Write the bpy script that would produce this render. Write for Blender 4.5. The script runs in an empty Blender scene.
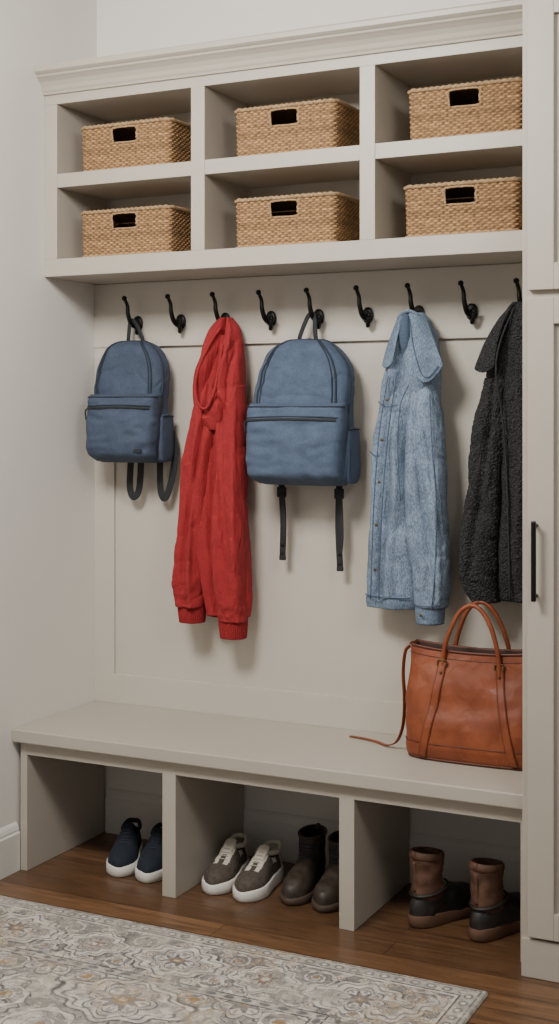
import bpy, bmesh, math, random
import numpy as np
from mathutils import Vector, noise as mn
random.seed(3); rng=np.random.RandomState(5)
S=bpy.context.scene
def C(h):
    h=h.lstrip('#'); v=[int(h[i:i+2],16)/255 for i in (0,2,4)]
    return tuple((c/12.92 if c<=.04045 else ((c+.055)/1.055)**2.4) for c in v)+(1.0,)
# ---------------- materials
def M(name,c1,c2=None,rough=.6,metal=0,ns=20,stretch=(1,1,1),bs=0,bst=.3,bd=.001,voro=False,spec=.5,sheen=0,detail=4,coat=0,big=0,bigs=9,lo=.35,hi=.65,wb=0,wbs=(22,22,9)):
    m=bpy.data.materials.new(name); m.use_nodes=True; nt=m.node_tree; N=nt.nodes; L=nt.links
    b=N['Principled BSDF']; b.inputs['Roughness'].default_value=rough; b.inputs['Metallic'].default_value=metal
    b.inputs['Specular IOR Level'].default_value=spec
    if sheen: b.inputs['Sheen Weight'].default_value=sheen
    if coat: b.inputs['Coat Weight'].default_value=coat
    b.inputs['Base Color'].default_value=C(c1)
    tc=N.new('ShaderNodeTexCoord'); mp=N.new('ShaderNodeMapping'); mp.inputs['Scale'].default_value=stretch
    L.new(tc.outputs['Object'],mp.inputs['Vector'])
    if c2:
        n=N.new('ShaderNodeTexNoise'); n.inputs['Scale'].default_value=ns; n.inputs['Detail'].default_value=detail
        L.new(mp.outputs[0],n.inputs['Vector'])
        r=N.new('ShaderNodeValToRGB'); r.color_ramp.elements[0].position=lo; r.color_ramp.elements[1].position=hi
        r.color_ramp.elements[0].color=C(c1); r.color_ramp.elements[1].color=C(c2)
        L.new(n.outputs['Fac'],r.inputs[0]); out=r.outputs[0]
        if big:
            n3=N.new('ShaderNodeTexNoise'); n3.inputs['Scale'].default_value=bigs; n3.inputs['Detail'].default_value=5
            L.new(tc.outputs['Object'],n3.inputs['Vector'])
            mr=N.new('ShaderNodeMapRange'); mr.inputs[1].default_value=.3; mr.inputs[2].default_value=.7; mr.inputs[3].default_value=1-big; mr.inputs[4].default_value=1+big
            L.new(n3.outputs['Fac'],mr.inputs[0])
            vm=N.new('ShaderNodeVectorMath'); vm.operation='SCALE'; L.new(out,vm.inputs[0]); L.new(mr.outputs[0],vm.inputs['Scale']); out=vm.outputs[0]
        L.new(out,b.inputs['Base Color'])
    if bs:
        if voro:
            n2=N.new('ShaderNodeTexVoronoi'); n2.inputs['Scale'].default_value=bs; o=n2.outputs['Distance']
        else:
            n2=N.new('ShaderNodeTexNoise'); n2.inputs['Scale'].default_value=bs; n2.inputs['Detail'].default_value=3; o=n2.outputs['Fac']
        L.new(mp.outputs[0],n2.inputs['Vector'])
        bp=N.new('ShaderNodeBump'); bp.inputs['Strength'].default_value=bst; bp.inputs['Distance'].default_value=bd
        L.new(o,bp.inputs['Height']); L.new(bp.outputs[0],b.inputs['Normal'])
        if wb:
            mp2=N.new('ShaderNodeMapping'); mp2.inputs['Scale'].default_value=wbs; mp2.inputs['Rotation'].default_value=(0,.25,0); L.new(tc.outputs['Object'],mp2.inputs['Vector'])
            n4=N.new('ShaderNodeTexNoise'); n4.inputs['Scale'].default_value=1; n4.inputs['Detail'].default_value=2; n4.inputs['Distortion'].default_value=.8
            L.new(mp2.outputs[0],n4.inputs['Vector'])
            b2=N.new('ShaderNodeBump'); b2.inputs['Strength'].default_value=1; b2.inputs['Distance'].default_value=wb
            L.new(n4.outputs['Fac'],b2.inputs['Height']); L.new(b2.outputs[0],bp.inputs['Normal'])
    return m
def MA(name,rough=.8,ns=60,amt=.25,bs=400,bst=.4,bd=.001):
    m=bpy.data.materials.new(name); m.use_nodes=True; nt=m.node_tree; N=nt.nodes; L=nt.links
    b=N['Principled BSDF']; b.inputs['Roughness'].default_value=rough; b.inputs['Specular IOR Level'].default_value=.25
    a=N.new('ShaderNodeAttribute'); a.attribute_name='Col'
    tc=N.new('ShaderNodeTexCoord'); n=N.new('ShaderNodeTexNoise'); n.inputs['Scale'].default_value=ns; n.inputs['Detail'].default_value=6
    L.new(tc.outputs['Object'],n.inputs['Vector'])
    mr=N.new('ShaderNodeMapRange'); mr.inputs[1].default_value=.3; mr.inputs[2].default_value=.7; mr.inputs[3].default_value=1-amt; mr.inputs[4].default_value=1+amt
    L.new(n.outputs['Fac'],mr.inputs[0])
    mx=N.new('ShaderNodeVectorMath'); mx.operation='SCALE'; L.new(a.outputs['Color'],mx.inputs[0]); L.new(mr.outputs[0],mx.inputs['Scale'])
    L.new(mx.outputs[0],b.inputs['Base Color'])
    n2=N.new('ShaderNodeTexNoise'); n2.inputs['Scale'].default_value=bs; L.new(tc.outputs['Object'],n2.inputs['Vector'])
    bp=N.new('ShaderNodeBump'); bp.inputs['Strength'].default_value=bst; bp.inputs['Distance'].default_value=bd
    L.new(n2.outputs['Fac'],bp.inputs['Height']); L.new(bp.outputs[0],b.inputs['Normal'])
    return m
m_wall=M('wall_paint','#d8d5ce','#dbd8d1',rough=.75,ns=3,bs=250,bst=.08)
m_back=M('greige_paint_panel','#bcb5a9','#bfb8ac',rough=.55,ns=3,bs=200,bst=.04)
m_cab=M('greige_cabinet_paint','#aba397','#aea69a',rough=.42,ns=3,bs=200,bst=.03)
m_trim=M('trim_paint','#d4d1ca',rough=.45)
m_ceil=M('ceiling_paint','#e6e4e0',rough=.8)
m_black=M('hook_black_metal','#1c1b1a',rough=.38,metal=.7)
m_web=M('black_webbing','#17181b','#232529',rough=.8,ns=300,bs=600,bst=.4)
m_bp=M('slate_blue_canvas','#313c4e','#414d61',rough=.85,ns=420,bs=800,bst=.35,big=.14,bigs=26,wb=.004,wbs=(20,20,16))
m_bp2=M('grey_blue_canvas','#3b495e','#4c5b71',rough=.85,ns=420,bs=800,bst=.35,big=.14,bigs=26,wb=.004,wbs=(20,20,16))
m_bpd=M('canvas_dark_seam','#202936',rough=.8)
m_patch=M('patch_rubber','#1a222d',rough=.5)
m_red=M('red_sweatshirt_jersey','#80171b','#9c252a',rough=.92,ns=380,bs=600,bst=.45,big=.08,bigs=30,wb=.012,wbs=(24,24,7))
m_redr=M('red_rib_knit','#7c1418','#8e1d21',rough=.92,ns=200,bs=500,bst=.4)
m_den=M('washed_denim','#546579','#8291a4',rough=.9,ns=320,stretch=(1,1,.4),bs=800,bst=.5,big=.22,bigs=15,wb=.010,wbs=(26,26,10))
m_denc=M('washed_denim_collar','#4d5e72','#748598',rough=.9,ns=320,stretch=(1,1,.4),bs=800,bst=.5,big=.2,bigs=15)
m_deni=M('denim_inside','#39475a','#4c5b6e',rough=.92,ns=300,bs=700,bst=.4)
m_dens=M('denim_stitch','#37455a','#4a596d',ns=150,rough=.85)
m_fle=M('charcoal_sherpa','#131415','#323335',rough=.97,ns=190,bs=150,bst=1.0,bd=.007,voro=True,detail=6)
m_lea=M('cognac_leather','#73361c','#834324',rough=.5,ns=14,bs=420,bst=.35,big=.12,bigs=12,spec=.45,wb=.006,wbs=(16,16,12))
m_lead=M('cognac_leather_edge','#55250f',rough=.5,bs=300,bst=.2)
m_lin=M('bag_lining','#2a150c',rough=.8)
m_brass=M('antique_brass','#5a4a32',rough=.4,metal=.8)
m_navy=M('navy_knit','#121722','#1d2433',rough=.88,ns=300,bs=500,bst=.5)
m_white=M('sole_white','#d2cfc7',rough=.6)
m_offw=M('offwhite_leather','#c0b9aa','#ccc5b7',rough=.65,ns=60)
m_oliv=M('taupe_suede','#443b34','#534a42',rough=.93,ns=90,bs=500,bst=.4)
m_dark=M('shoe_inside','#17130f',rough=.9)
m_bootg=M('dark_brown_leather','#2d251f','#3f342b',rough=.55,ns=50,bs=200,bst=.35)
m_bsole=M('dark_sole','#44352a',rough=.7)
m_duck=M('duck_brown_leather','#4a3023','#5e4232',rough=.7,ns=40,bs=200,bst=.35,big=.15,bigs=25)
m_rub=M('duck_rubber','#1b1714','#26201b',rough=.5,ns=30)
m_gum=M('gum_sole','#5a3f2e',rough=.75)
m_lace=M('lace_cream','#a59d8b',rough=.8)
m_laced=M('lace_dark','#2a303c',rough=.8)
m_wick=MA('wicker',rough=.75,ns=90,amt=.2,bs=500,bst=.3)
m_wickr=M('wicker_rim','#84684a','#a68a66',rough=.75,ns=160,bs=300,bst=.4)
m_rug=MA('rug_pile',rough=.98,ns=40,amt=.14,bs=260,bst=.9,bd=.003)
def floor_mat():
    m=bpy.data.materials.new('oak_floor'); m.use_nodes=True; nt=m.node_tree; N=nt.nodes; L=nt.links; b=N['Principled BSDF']
    tc=N.new('ShaderNodeTexCoord')
    br=N.new('ShaderNodeTexBrick'); br.inputs['Scale'].default_value=1; br.inputs['Brick Width'].default_value=1.3; br.inputs['Row Height'].default_value=.095
    br.inputs['Mortar Size'].default_value=.0014; br.inputs['Mortar Smooth'].default_value=.3; br.offset=.37
    br.inputs['Color1'].default_value=C('#563d29'); br.inputs['Color2'].default_value=C('#725339'); br.inputs['Mortar'].default_value=C('#1f150d')
    L.new(tc.outputs['Object'],br.inputs['Vector'])
    mp=N.new('ShaderNodeMapping'); mp.inputs['Scale'].default_value=(2.2,26,1); L.new(tc.outputs['Object'],mp.inputs[0])
    n=N.new('ShaderNodeTexNoise'); n.inputs['Scale'].default_value=2.2; n.inputs['Detail'].default_value=9; n.inputs['Distortion'].default_value=1.2; L.new(mp.outputs[0],n.inputs['Vector'])
    r=N.new('ShaderNodeMapRange'); r.inputs[1].default_value=.3; r.inputs[2].default_value=.7; r.inputs[3].default_value=.58; r.inputs[4].default_value=1.32
    L.new(n.outputs['Fac'],r.inputs[0])
    v=N.new('ShaderNodeVectorMath'); v.operation='SCALE'; L.new(br.outputs['Color'],v.inputs[0]); L.new(r.outputs[0],v.inputs['Scale'])
    L.new(v.outputs[0],b.inputs['Base Color']); b.inputs['Roughness'].default_value=.34
    bp=N.new('ShaderNodeBump'); bp.inputs['Strength'].default_value=.25; bp.inputs['Distance'].default_value=.002
    ad=N.new('ShaderNodeMath'); ad.operation='SUBTRACT'; L.new(n.outputs['Fac'],ad.inputs[0]); L.new(br.outputs['Fac'],ad.inputs[1])
    L.new(ad.outputs[0],bp.inputs['Height']); L.new(bp.outputs[0],b.inputs['Normal'])
    return m
m_floor=floor_mat()
# ---------------- helpers
def mesh_obj(name,V,F,mats,parent=None,smooth=True,midx=None,cols=None):
    me=bpy.data.meshes.new(name); me.from_pydata([tuple(map(float,v)) for v in V],[],[tuple(int(i) for i in f) for f in F]); me.update()
    if not isinstance(mats,(list,tuple)): mats=[mats]
    for m in mats: me.materials.append(m)
    if midx is not None: me.polygons.foreach_set('material_index',np.array(midx,dtype=np.int32))
    if smooth: me.polygons.foreach_set('use_smooth',[True]*len(me.polygons))
    if cols is not None:
        a=me.color_attributes.new('Col','FLOAT_COLOR','POINT'); a.data.foreach_set('color',np.asarray(cols,dtype=np.float32).ravel())
    bm=bmesh.new(); bm.from_mesh(me); bmesh.ops.recalc_face_normals(bm,faces=bm.faces); bm.to_mesh(me); bm.free()
    o=bpy.data.objects.new(name,me); S.collection.objects.link(o)
    if parent: o.parent=parent
    return o
def empty(name,loc=(0,0,0),rz=0):
    e=bpy.data.objects.new(name,None); e.empty_display_size=.05; e.location=loc; e.rotation_euler=(0,0,rz); S.collection.objects.link(e); return e
def box(name,x0,x1,y0,y1,z0,z1,mat,parent=None,bev=.0015):
    bm=bmesh.new()
    vs=[bm.verts.new((x,y,z)) for x in (x0,x1) for y in (y0,y1) for z in (z0,z1)]
    for f in ((0,1,3,2),(4,6,7,5),(0,4,5,1),(2,3,7,6),(0,2,6,4),(1,5,7,3)): bm.faces.new([vs[i] for i in f])
    bmesh.ops.recalc_face_normals(bm,faces=bm.faces)
    if bev: bmesh.ops.bevel(bm,geom=bm.edges[:],offset=bev,segments=2,affect='EDGES',profile=.5)
    me=bpy.data.meshes.new(name); bm.to_mesh(me); bm.free(); me.materials.append(mat)
    o=bpy.data.objects.new(name,me); S.collection.objects.link(o)
    if parent: o.parent=parent
    return o
def extr_x(name,prof,x0,x1,mat,parent=None,axis='x'):
    n=len(prof); V=[];F=[]
    for x in (x0,x1):
        for (a,z) in prof: V.append((x,a,z) if axis=='x' else (a,x,z))
    for i in range(n): j=(i+1)%n; F.append((i,j,n+j,n+i))
    F.append(tuple(range(n))); F.append(tuple(range(2*n-1,n-1,-1)))
    return mesh_obj(name,V,F,mat,parent,smooth=False)
def herm(t,v,q):
    t=np.asarray(t,float); v=np.asarray(v,float); q=np.asarray(q,float)
    m=np.gradient(v,t) if len(t)>2 else np.full(len(t),(v[-1]-v[0])/(t[-1]-t[0]))
    i=np.clip(np.searchsorted(t,q)-1,0,len(t)-2); h=t[i+1]-t[i]; s=np.clip((q-t[i])/h,0,1)
    return (2*s**3-3*s**2+1)*v[i]+(s**3-2*s**2+s)*h*m[i]+(-2*s**3+3*s**2)*v[i+1]+(s**3-s**2)*h*m[i+1]
def grid_faces(nv,nu,closed=True,off=0):
    F=[]
    for i in range(nv-1):
        for j in range(nu if closed else nu-1):
            k=(j+1)%nu; F.append((off+i*nu+j,off+i*nu+k,off+(i+1)*nu+k,off+(i+1)*nu+j))
    return F
def spow(a,e): return np.sign(a)*np.abs(a)**e
def tube(name,pts,ra,rb=None,mat=None,parent=None,up=(0,0,1),n=12,seg=6,closed=False,e=1.0):
    P=np.array(pts,float)
    if closed: P=np.vstack([P,P[:1]])
    t=np.arange(len(P)); q=np.linspace(0,len(P)-1,(len(P)-1)*seg+1)
    Q=np.stack([herm(t,P[:,k],q) for k in range(3)],1) if len(P)>2 else np.stack([np.interp(q,t,P[:,k]) for k in range(3)],1)
    def rr(r):
        if np.isscalar(r): return np.full(len(q),float(r))
        r=list(r)+([r[0]] if closed else []); return np.interp(q,t,r)
    A=rr(ra); B=rr(rb if rb is not None else ra)
    T=np.gradient(Q,axis=0); T/=np.linalg.norm(T,axis=1)[:,None]+1e-9
    if closed: T[0]=T[-1]=(T[0]+T[-1])/2
    Nn=np.array(up,float); V=[]
    for i in range(len(Q)):
        Nn=Nn-T[i]*np.dot(Nn,T[i]); Nn/=np.linalg.norm(Nn)+1e-9
        Sd=np.cross(T[i],Nn)
        for j in range(n):
            a=2*math.pi*j/n; c=math.cos(a); s=math.sin(a)
            c=math.copysign(abs(c)**e,c); s=math.copysign(abs(s)**e,s)
            V.append(Q[i]+Sd*A[i]*c+Nn*B[i]*s)
    F=grid_faces(len(Q),n)
    if not closed: F.append(tuple(range(n))); F.append(tuple(range((len(Q)-1)*n,len(Q)*n)))
    return mesh_obj(name,V,F,mat,parent)
def sellip(name,c,r,mat,parent=None,e1=.5,e2=.5,nu=48,nv=32,disp=0,seed=0):
    V=[]
    for i in range(nv):
        ph=-math.pi/2+math.pi*i/(nv-1)
        for j in range(nu):
            th=2*math.pi*j/nu
            cp=spow(math.cos(ph),e1); x=cp*spow(math.cos(th),e2); y=cp*spow(math.sin(th),e2); z=spow(math.sin(ph),e1)
            v=Vector((x*r[0],y*r[1],z*r[2]))
            if disp:
                nn=mn.noise(Vector((v.x*16+seed,v.y*22,v.z*16)))+.4*mn.noise(Vector((v.x*50+seed,v.y*50,v.z*50)))
                v+=Vector((x,y*1.5,z)).normalized()*disp*nn
            V.append(v+Vector(c))
    return mesh_obj(name,V,grid_faces(nv,nu),mat,parent)
def ball(name,c,r,mat,parent=None,sc=(1,1,1)):
    return sellip(name,c,(r*sc[0],r*sc[1],r*sc[2]),mat,parent,1,1,16,10)
def join(objs,name):
    vs=[];fs=[];mi=[];ml=[];off=0;cols=[]
    for o in objs:
        me=o.data; base=[]
        for m in me.materials:
            if m not in ml: ml.append(m)
            base.append(ml.index(m))
        for v in me.vertices: vs.append(tuple(v.co))
        for p in me.polygons: fs.append(tuple(off+i for i in p.vertices)); mi.append(base[p.material_index])
        off+=len(me.vertices)
        ca=me.color_attributes.get('Col')
        if ca:
            a=np.empty(len(me.vertices)*4,dtype=np.float32); ca.data.foreach_get('color',a); cols.append(a.reshape(-1,4))
        else: cols.append(np.full((len(me.vertices),4),.2,dtype=np.float32))
    sm=[p.use_smooth for o in objs for p in o.data.polygons]
    me=bpy.data.meshes.new(name); me.from_pydata(vs,[],fs)
    for m in ml: me.materials.append(m)
    me.polygons.foreach_set('material_index',mi); me.polygons.foreach_set('use_smooth',sm)
    a=me.color_attributes.new('Col','FLOAT_COLOR','POINT'); a.data.foreach_set('color',np.vstack(cols).ravel())
    me.update()
    for o in objs: bpy.data.objects.remove(o)
    o=bpy.data.objects.new(name,me); S.collection.objects.link(o); return o
YMAX=.4522
def drape(name,rows,mat,parent,NU=128,NV=170,e=.85,ripples=(),nz=(.008,22,1.8,0,0),wr=(.003,9,12,0),fine=(0,60,60),cap=True,folds=(),cuffbunch=0):
    """hanging cloth tube; rows=(z,xL,xR,yFront,yBack) top->bottom. nz: long vertical folds; wr: soft diagonal wrinkles"""
    R=np.array(rows,float); t=-R[:,0]; q=np.linspace(t[0],t[-1],NV)
    xl,xr,yf,yb=[herm(t,R[:,k],q) for k in (1,2,3,4)]
    V=[]
    for i in range(NV):
        tt=i/(NV-1); cx=(xl[i]+xr[i])/2; hw=(xr[i]-xl[i])/2; cy=(yf[i]+yb[i])/2; hd=(yb[i]-yf[i])/2; z=-q[i]
        env=min(1,tt*4+.15)
        for j in range(NU):
            th=2*math.pi*j/NU; c=math.cos(th); s=math.sin(th)
            x=cx+hw*math.copysign(abs(c)**e,c); y=cy+hd*math.copysign(abs(s)**e,s)
            d=0
            for (k,a,ph,dr) in ripples: d+=a*env*math.sin(k*th+ph+dr*tt+.8*math.sin(tt*5+k))
            for (t0,u0,t1,u1,w,a) in folds:
                if s<0:
                    u=(c+1)/2; p=(tt-t0)/(t1-t0)
                    if -.15<p<1.15:
                        uu=u0+(u1-u0)*min(max(p,0),1)+.03*math.sin(p*7+u0*9); en=math.sin(math.pi*min(max((p+.15)/1.3,0),1))**.6
                        d+=a*en*math.exp(-((u-uu)/w)**2)
            if nz[0]:
                nn=mn.noise(Vector((x*nz[1]+z*nz[4]+nz[3],y*nz[1]*.6,z*nz[2])))
                d+=nz[0]*1.5*nn*env
            if wr[0]:
                p1=x*wr[1]+z*4+wr[3]; nn=mn.noise(Vector((p1,y*8,z*wr[2]-x*8)))
                n4=mn.noise(Vector((p1*1.9+5,y*14,z*wr[2]*1.7+x*12)))
                d+=wr[0]*(nn-.9*max(0,1-abs(nn)*5)**1.5+.5*n4-.5*max(0,1-abs(n4)*6)**1.5)
            if cuffbunch: 
                w=math.exp(-((1-tt)/.13)**2); nb=mn.noise(Vector((x*20+wr[3],y*12,z*34-x*10))); d+=cuffbunch*w*(1.6*nb-1.0*max(0,1-abs(nb)*4))
            if fine[0]:
                nn=mn.noise(Vector((x*fine[1]+nz[3],y*fine[1],z*fine[2])))
                d+=fine[0]*(-(max(0,1-abs(nn)*3.5))**2+.35)
            V.append((x+c*d,min(y+s*d*1.25,YMAX),z))
    F=grid_faces(NV,NU)
    if cap:
        F.append(tuple(range(NU)))
        o=len(V); zc=-q[-1]
        for j in range(NU):
            v=V[(NV-1)*NU+j]; cx=(xl[-1]+xr[-1])/2; cy=(yf[-1]+yb[-1])/2
            V.append((cx+(v[0]-cx)*.86,cy+(v[1]-cy)*.8,zc+.012))
        for j in range(NU):
            k=(j+1)%NU; F.append(((NV-1)*NU+j,(NV-1)*NU+k,o+k,o+j))
        F.append(tuple(range(o,o+NU)))
    return mesh_obj(name,V,F,mat,parent)

# ---------------- room
BY=.471
box('floor',0,4.6,-5,BY,-.05,0,m_floor,bev=0)
box('wall_left',-.1,0,-5,BY+.1,0,3.0,m_wall,bev=0)
box('wall_back',0,4.6,BY,BY+.1,0,3.0,m_wall,bev=0)
box('ceiling',-.1,4.6,-5,BY+.1,3.0,3.05,m_ceil,bev=0)
bprof=[(0,0),(.016,0),(.016,.118),(.012,.124),(.012,.13),(.008,.142),(.003,.15),(0,.152)]
extr_x('baseboard_left',bprof,-4.9,.015,m_trim,axis='y')
extr_x('baseboard_back',[(BY-a,z) for a,z in bprof],.045,1.66,m_trim)
extr_x('baseboard_right',[(BY-a,z) for a,z in bprof],2.36,4.55,m_trim)
XR=1.670
e=empty('back_paneling')
box('panel_face',0,XR,BY-.004,BY,.452,1.90,m_back,e,0)
box('stile_left',0,.08,BY-.014,BY-.004,.452,1.68,m_back,e,.001)
box('bottom_rail',.08,XR,BY-.014,BY-.004,.452,.553,m_back,e,.001)
box('hook_rail',0,XR,BY-.018,BY-.004,1.68,1.899,m_back,e,.0015)
# ---------------- upper cabinet
e=empty('wall_cubby_cabinet'); UF=.165
box('back_board',0,XR,BY-.012,BY-.0005,1.91,2.50,m_cab,e,0)
for n,a,b in (('side_left',0.0005,.05),('divider_1',.555,.603),('divider_2',1.122,1.170),('side_right',1.655,XR)):
    box(n,a,b,UF,BY-.012,1.957,2.463,m_cab,e,.001)
box('bottom_shelf',0.0005,XR,UF,BY-.012,1.90,1.957,m_cab,e,.0015)
for n,a,b in (('middle_shelf_1',.05,.555),('middle_shelf_2',.603,1.122),('middle_shelf_3',1.17,1.655)):
    box(n,a,b,UF+.0015,BY-.012,2.19,2.235,m_cab,e,.001)
box('top_rail',0.0005,XR,UF,BY-.012,2.463,2.56,m_cab,e,.001)
cp=[(UF,2.495),(UF-.008,2.495),(UF-.010,2.502),(UF-.014,2.508),(UF-.018,2.52),(UF-.026,2.533),(UF-.037,2.543),(UF-.043,2.547),(UF-.045,2.553),(UF-.05,2.556),(UF-.057,2.562),(UF-.058,2.575),(UF-.055,2.581),(BY-.001,2.581),(BY-.001,2.561),(UF,2.561)]
extr_x('crown_moulding',cp,0.0005,XR,m_cab,e)
# ---------------- bench
e=empty('storage_bench'); FF=.02
box('seat_slab',0.001,XR,-.010,BY-.0005,.411,.452,m_cab,e,.004)
for n,a,b in (('post_left',0.017,.042),('divider_1',.542,.588),('divider_2',1.122,1.168),('side_right',1.645,XR)):
    box(n,a,b,FF-.004,BY-.018,0.0005,.411,m_cab,e,.001)
box('front_rail',.017,XR,FF-.0035,FF+.02,.369,.411,m_cab,e,.001)
# ---------------- tall cabinet
e=empty('tall_storage_cabinet'); TX=1.671; TW=2.345; TF=-.056
box('carcass',TX,TW,TF,BY-.0005,.0005,2.62,m_cab,e,.0015)
box('plinth',TX-.0,TW,TF-.012,TF,.0005,.1,m_cab,e,.002)
def door(nm,x0,x1,z0,z1):
    y1=TF; y0=TF-.02; s=.068
    box(nm+'_stile_l',x0,x0+s,y0,y1,z0,z1,m_cab,e,.0015); box(nm+'_stile_r',x1-s,x1,y0,y1,z0,z1,m_cab,e,.0015)
    box(nm+'_rail_t',x0+s,x1-s,y0,y1,z1-s,z1,m_cab,e,.0015); box(nm+'_rail_b',x0+s,x1-s,y0,y1,z0,z0+s,m_cab,e,.0015)
    box(nm+'_panel',x0+s,x1-s,y1-.006,y1,z0+s,z1-s,m_cab,e,0)
door('door_upper',1.690,2.325,1.768,2.54); door('door_lower',1.690,2.325,.108,1.748)
extr_x('cabinet_crown',[(TF+(a-UF),z+.05) for a,z in cp[:13]]+[(BY-.001,2.631),(BY-.001,2.611),(TF,2.611)],TX,TW,m_cab,e)
hx=1.714
tube('door_handle',[(hx,TF-.02,1.165),(hx,TF-.045,1.165)],.005,mat=m_black,parent=e,up=(1,0,0))
tube('door_handle_post',[(hx,TF-.02,.985),(hx,TF-.045,.985)],.005,mat=m_black,parent=e,up=(1,0,0))
box('door_handle_bar',hx-.006,hx+.006,TF-.055,TF-.043,.973,1.178,m_black,e,.003)

# ---------------- hooks
def mk_hook():
    p=[]
    p.append(sellip('a',(0,-.0066,-.004),(.0185,.006,.026),m_black,None,.9,.9,24,16))
    p.append(tube('b',[(0,-.006,-.004),(-.001,-.026,-.014),(-.003,-.048,-.002),(-.006,-.060,.026),(-.008,-.060,.052),(-.012,-.070,.074)],[.010,.009,.0082,.0072,.0062,.0055],mat=m_black,up=(1,0,0)))
    p.append(ball('c',(-.0125,-.072,.077),.0088,m_black))
    p.append(tube('d',[(0,-.006,-.012),(.003,-.012,-.030),(.008,-.026,-.037),(.014,-.036,-.024),(.017,-.038,-.010)],[.0085,.0078,.0072,.006,.005],mat=m_black,up=(1,0,0)))
    p.append(ball('e',(.018,-.038,-.006),.0078,m_black))
    return join(p,'coat_hook')
hk=mk_hook(); HY=BY-.018
for i in range(9):
    o=hk if i==0 else bpy.data.objects.new('coat_hook',hk.data)
    if i: S.collection.objects.link(o)
    o.location=(.184+.1695*i,HY-.0003,1.763)

# ---------------- baskets
def mk_basket():
    W,D,H,rc=.334,.225,.152,.018
    pts=[];nor=[]
    dp=.0029
    def line(a,b,n):
        L=math.hypot(b[0]-a[0],b[1]-a[1]); k=max(2,int(L/dp))
        for i in range(k): f=i/k; pts.append((a[0]+(b[0]-a[0])*f,a[1]+(b[1]-a[1])*f)); nor.append(n)
    def arc(c,a0,a1):
        k=9
        for i in range(k): a=a0+(a1-a0)*i/k; pts.append((c[0]+rc*math.cos(a),c[1]+rc*math.sin(a))); nor.append((math.cos(a),math.sin(a)))
    w=W/2;d=D/2; P=math.pi
    line((-w+rc,-d),(w-rc,-d),(0,-1)); arc((w-rc,-d+rc),-P/2,0); line((w,-d+rc),(w,d-rc),(1,0)); arc((w-rc,d-rc),0,P/2)
    line((w-rc,d),(-w+rc,d),(0,1)); arc((-w+rc,d-rc),P/2,P); line((-w,d-rc),(-w,-d+rc),(-1,0)); arc((-w+rc,-d+rc),P,1.5*P)
    pts=np.array(pts);nor=np.array(nor); n=len(pts)
    s=np.concatenate([[0],np.cumsum(np.hypot(*np.diff(np.vstack([pts,pts[:1]]),axis=0).T))]); Lp=s[-1]; s=s[:-1]
    sp=Lp/(2*round(Lp/(2*.0115)))
    rh=.0072; nz=int(H/.0017); V=[];Cc=[]
    rv=rng.rand(400)
    for i in range(nz+1):
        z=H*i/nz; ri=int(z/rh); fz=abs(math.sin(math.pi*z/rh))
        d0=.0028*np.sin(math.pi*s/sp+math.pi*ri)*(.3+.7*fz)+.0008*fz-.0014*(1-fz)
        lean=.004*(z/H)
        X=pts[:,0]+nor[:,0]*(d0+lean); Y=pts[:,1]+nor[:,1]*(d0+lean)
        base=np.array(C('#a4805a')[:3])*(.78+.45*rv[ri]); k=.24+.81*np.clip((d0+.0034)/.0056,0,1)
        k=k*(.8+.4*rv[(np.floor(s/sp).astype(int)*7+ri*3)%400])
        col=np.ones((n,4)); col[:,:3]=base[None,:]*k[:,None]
        V+=list(zip(X,Y,np.full(n,z))); Cc.append(col)
    F=[]
    for i in range(nz):
        zm=H*(i+.5)/nz
        for j in range(n):
            k=(j+1)%n; xm=(pts[j,0]+pts[k,0])/2
            if pts[j,1]<-d+.001 and pts[k,1]<-d+.001 and abs(xm)<.044 and H-.060<zm<H-.014: continue
            F.append((i*n+j,i*n+k,(i+1)*n+k,(i+1)*n+j))
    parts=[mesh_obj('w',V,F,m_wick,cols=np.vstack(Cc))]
    def ring(nm,z,o,r):
        m=360; V=[];idx=np.linspace(0,n,m,endpoint=False).astype(int)
        for a,i in enumerate(idx):
            for b in range(10):
                t=2*P*b/10; rr=r*(1+.22*math.sin(a*1.05+t)); V.append((pts[i,0]+nor[i,0]*(o+rr*math.cos(t)),pts[i,1]+nor[i,1]*(o+rr*math.cos(t)),z+rr*math.sin(t)))
        F=[]
        for a in range(m):
            for b in range(10): F.append((a*10+b,a*10+(b+1)%10,((a+1)%m)*10+(b+1)%10,((a+1)%m)*10+b))
        return mesh_obj(nm,V,F,m_wickr)
    parts.append(ring('r1',H-.002,.004,.0062)); parts.append(ring('r2',.006,.001,.005))
    for z in (.004,H-.006):
        parts.append(mesh_obj('l',[(-w+.004,-d+.004,z),(w-.004,-d+.004,z),(w-.004,d-.004,z),(-w+.004,d-.004,z)],[(0,1,2,3)],m_wickr))
    parts.append(tube('h',[(-.044,-d-.002,H-.060),(.044,-d-.002,H-.060),(.046,-d-.002,H-.037),(.044,-d-.003,H-.013),(-.044,-d-.003,H-.013),(-.046,-d-.002,H-.037)],.0034,mat=m_wickr,closed=True,up=(0,1,0),n=8,seg=5))
    return join(parts,'wicker_basket')
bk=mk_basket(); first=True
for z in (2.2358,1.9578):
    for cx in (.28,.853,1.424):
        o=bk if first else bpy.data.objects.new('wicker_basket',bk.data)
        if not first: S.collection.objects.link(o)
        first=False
        o.location=(cx-(.012 if (cx>1.4 and z<2) else 0),.21+.1175,z)

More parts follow.
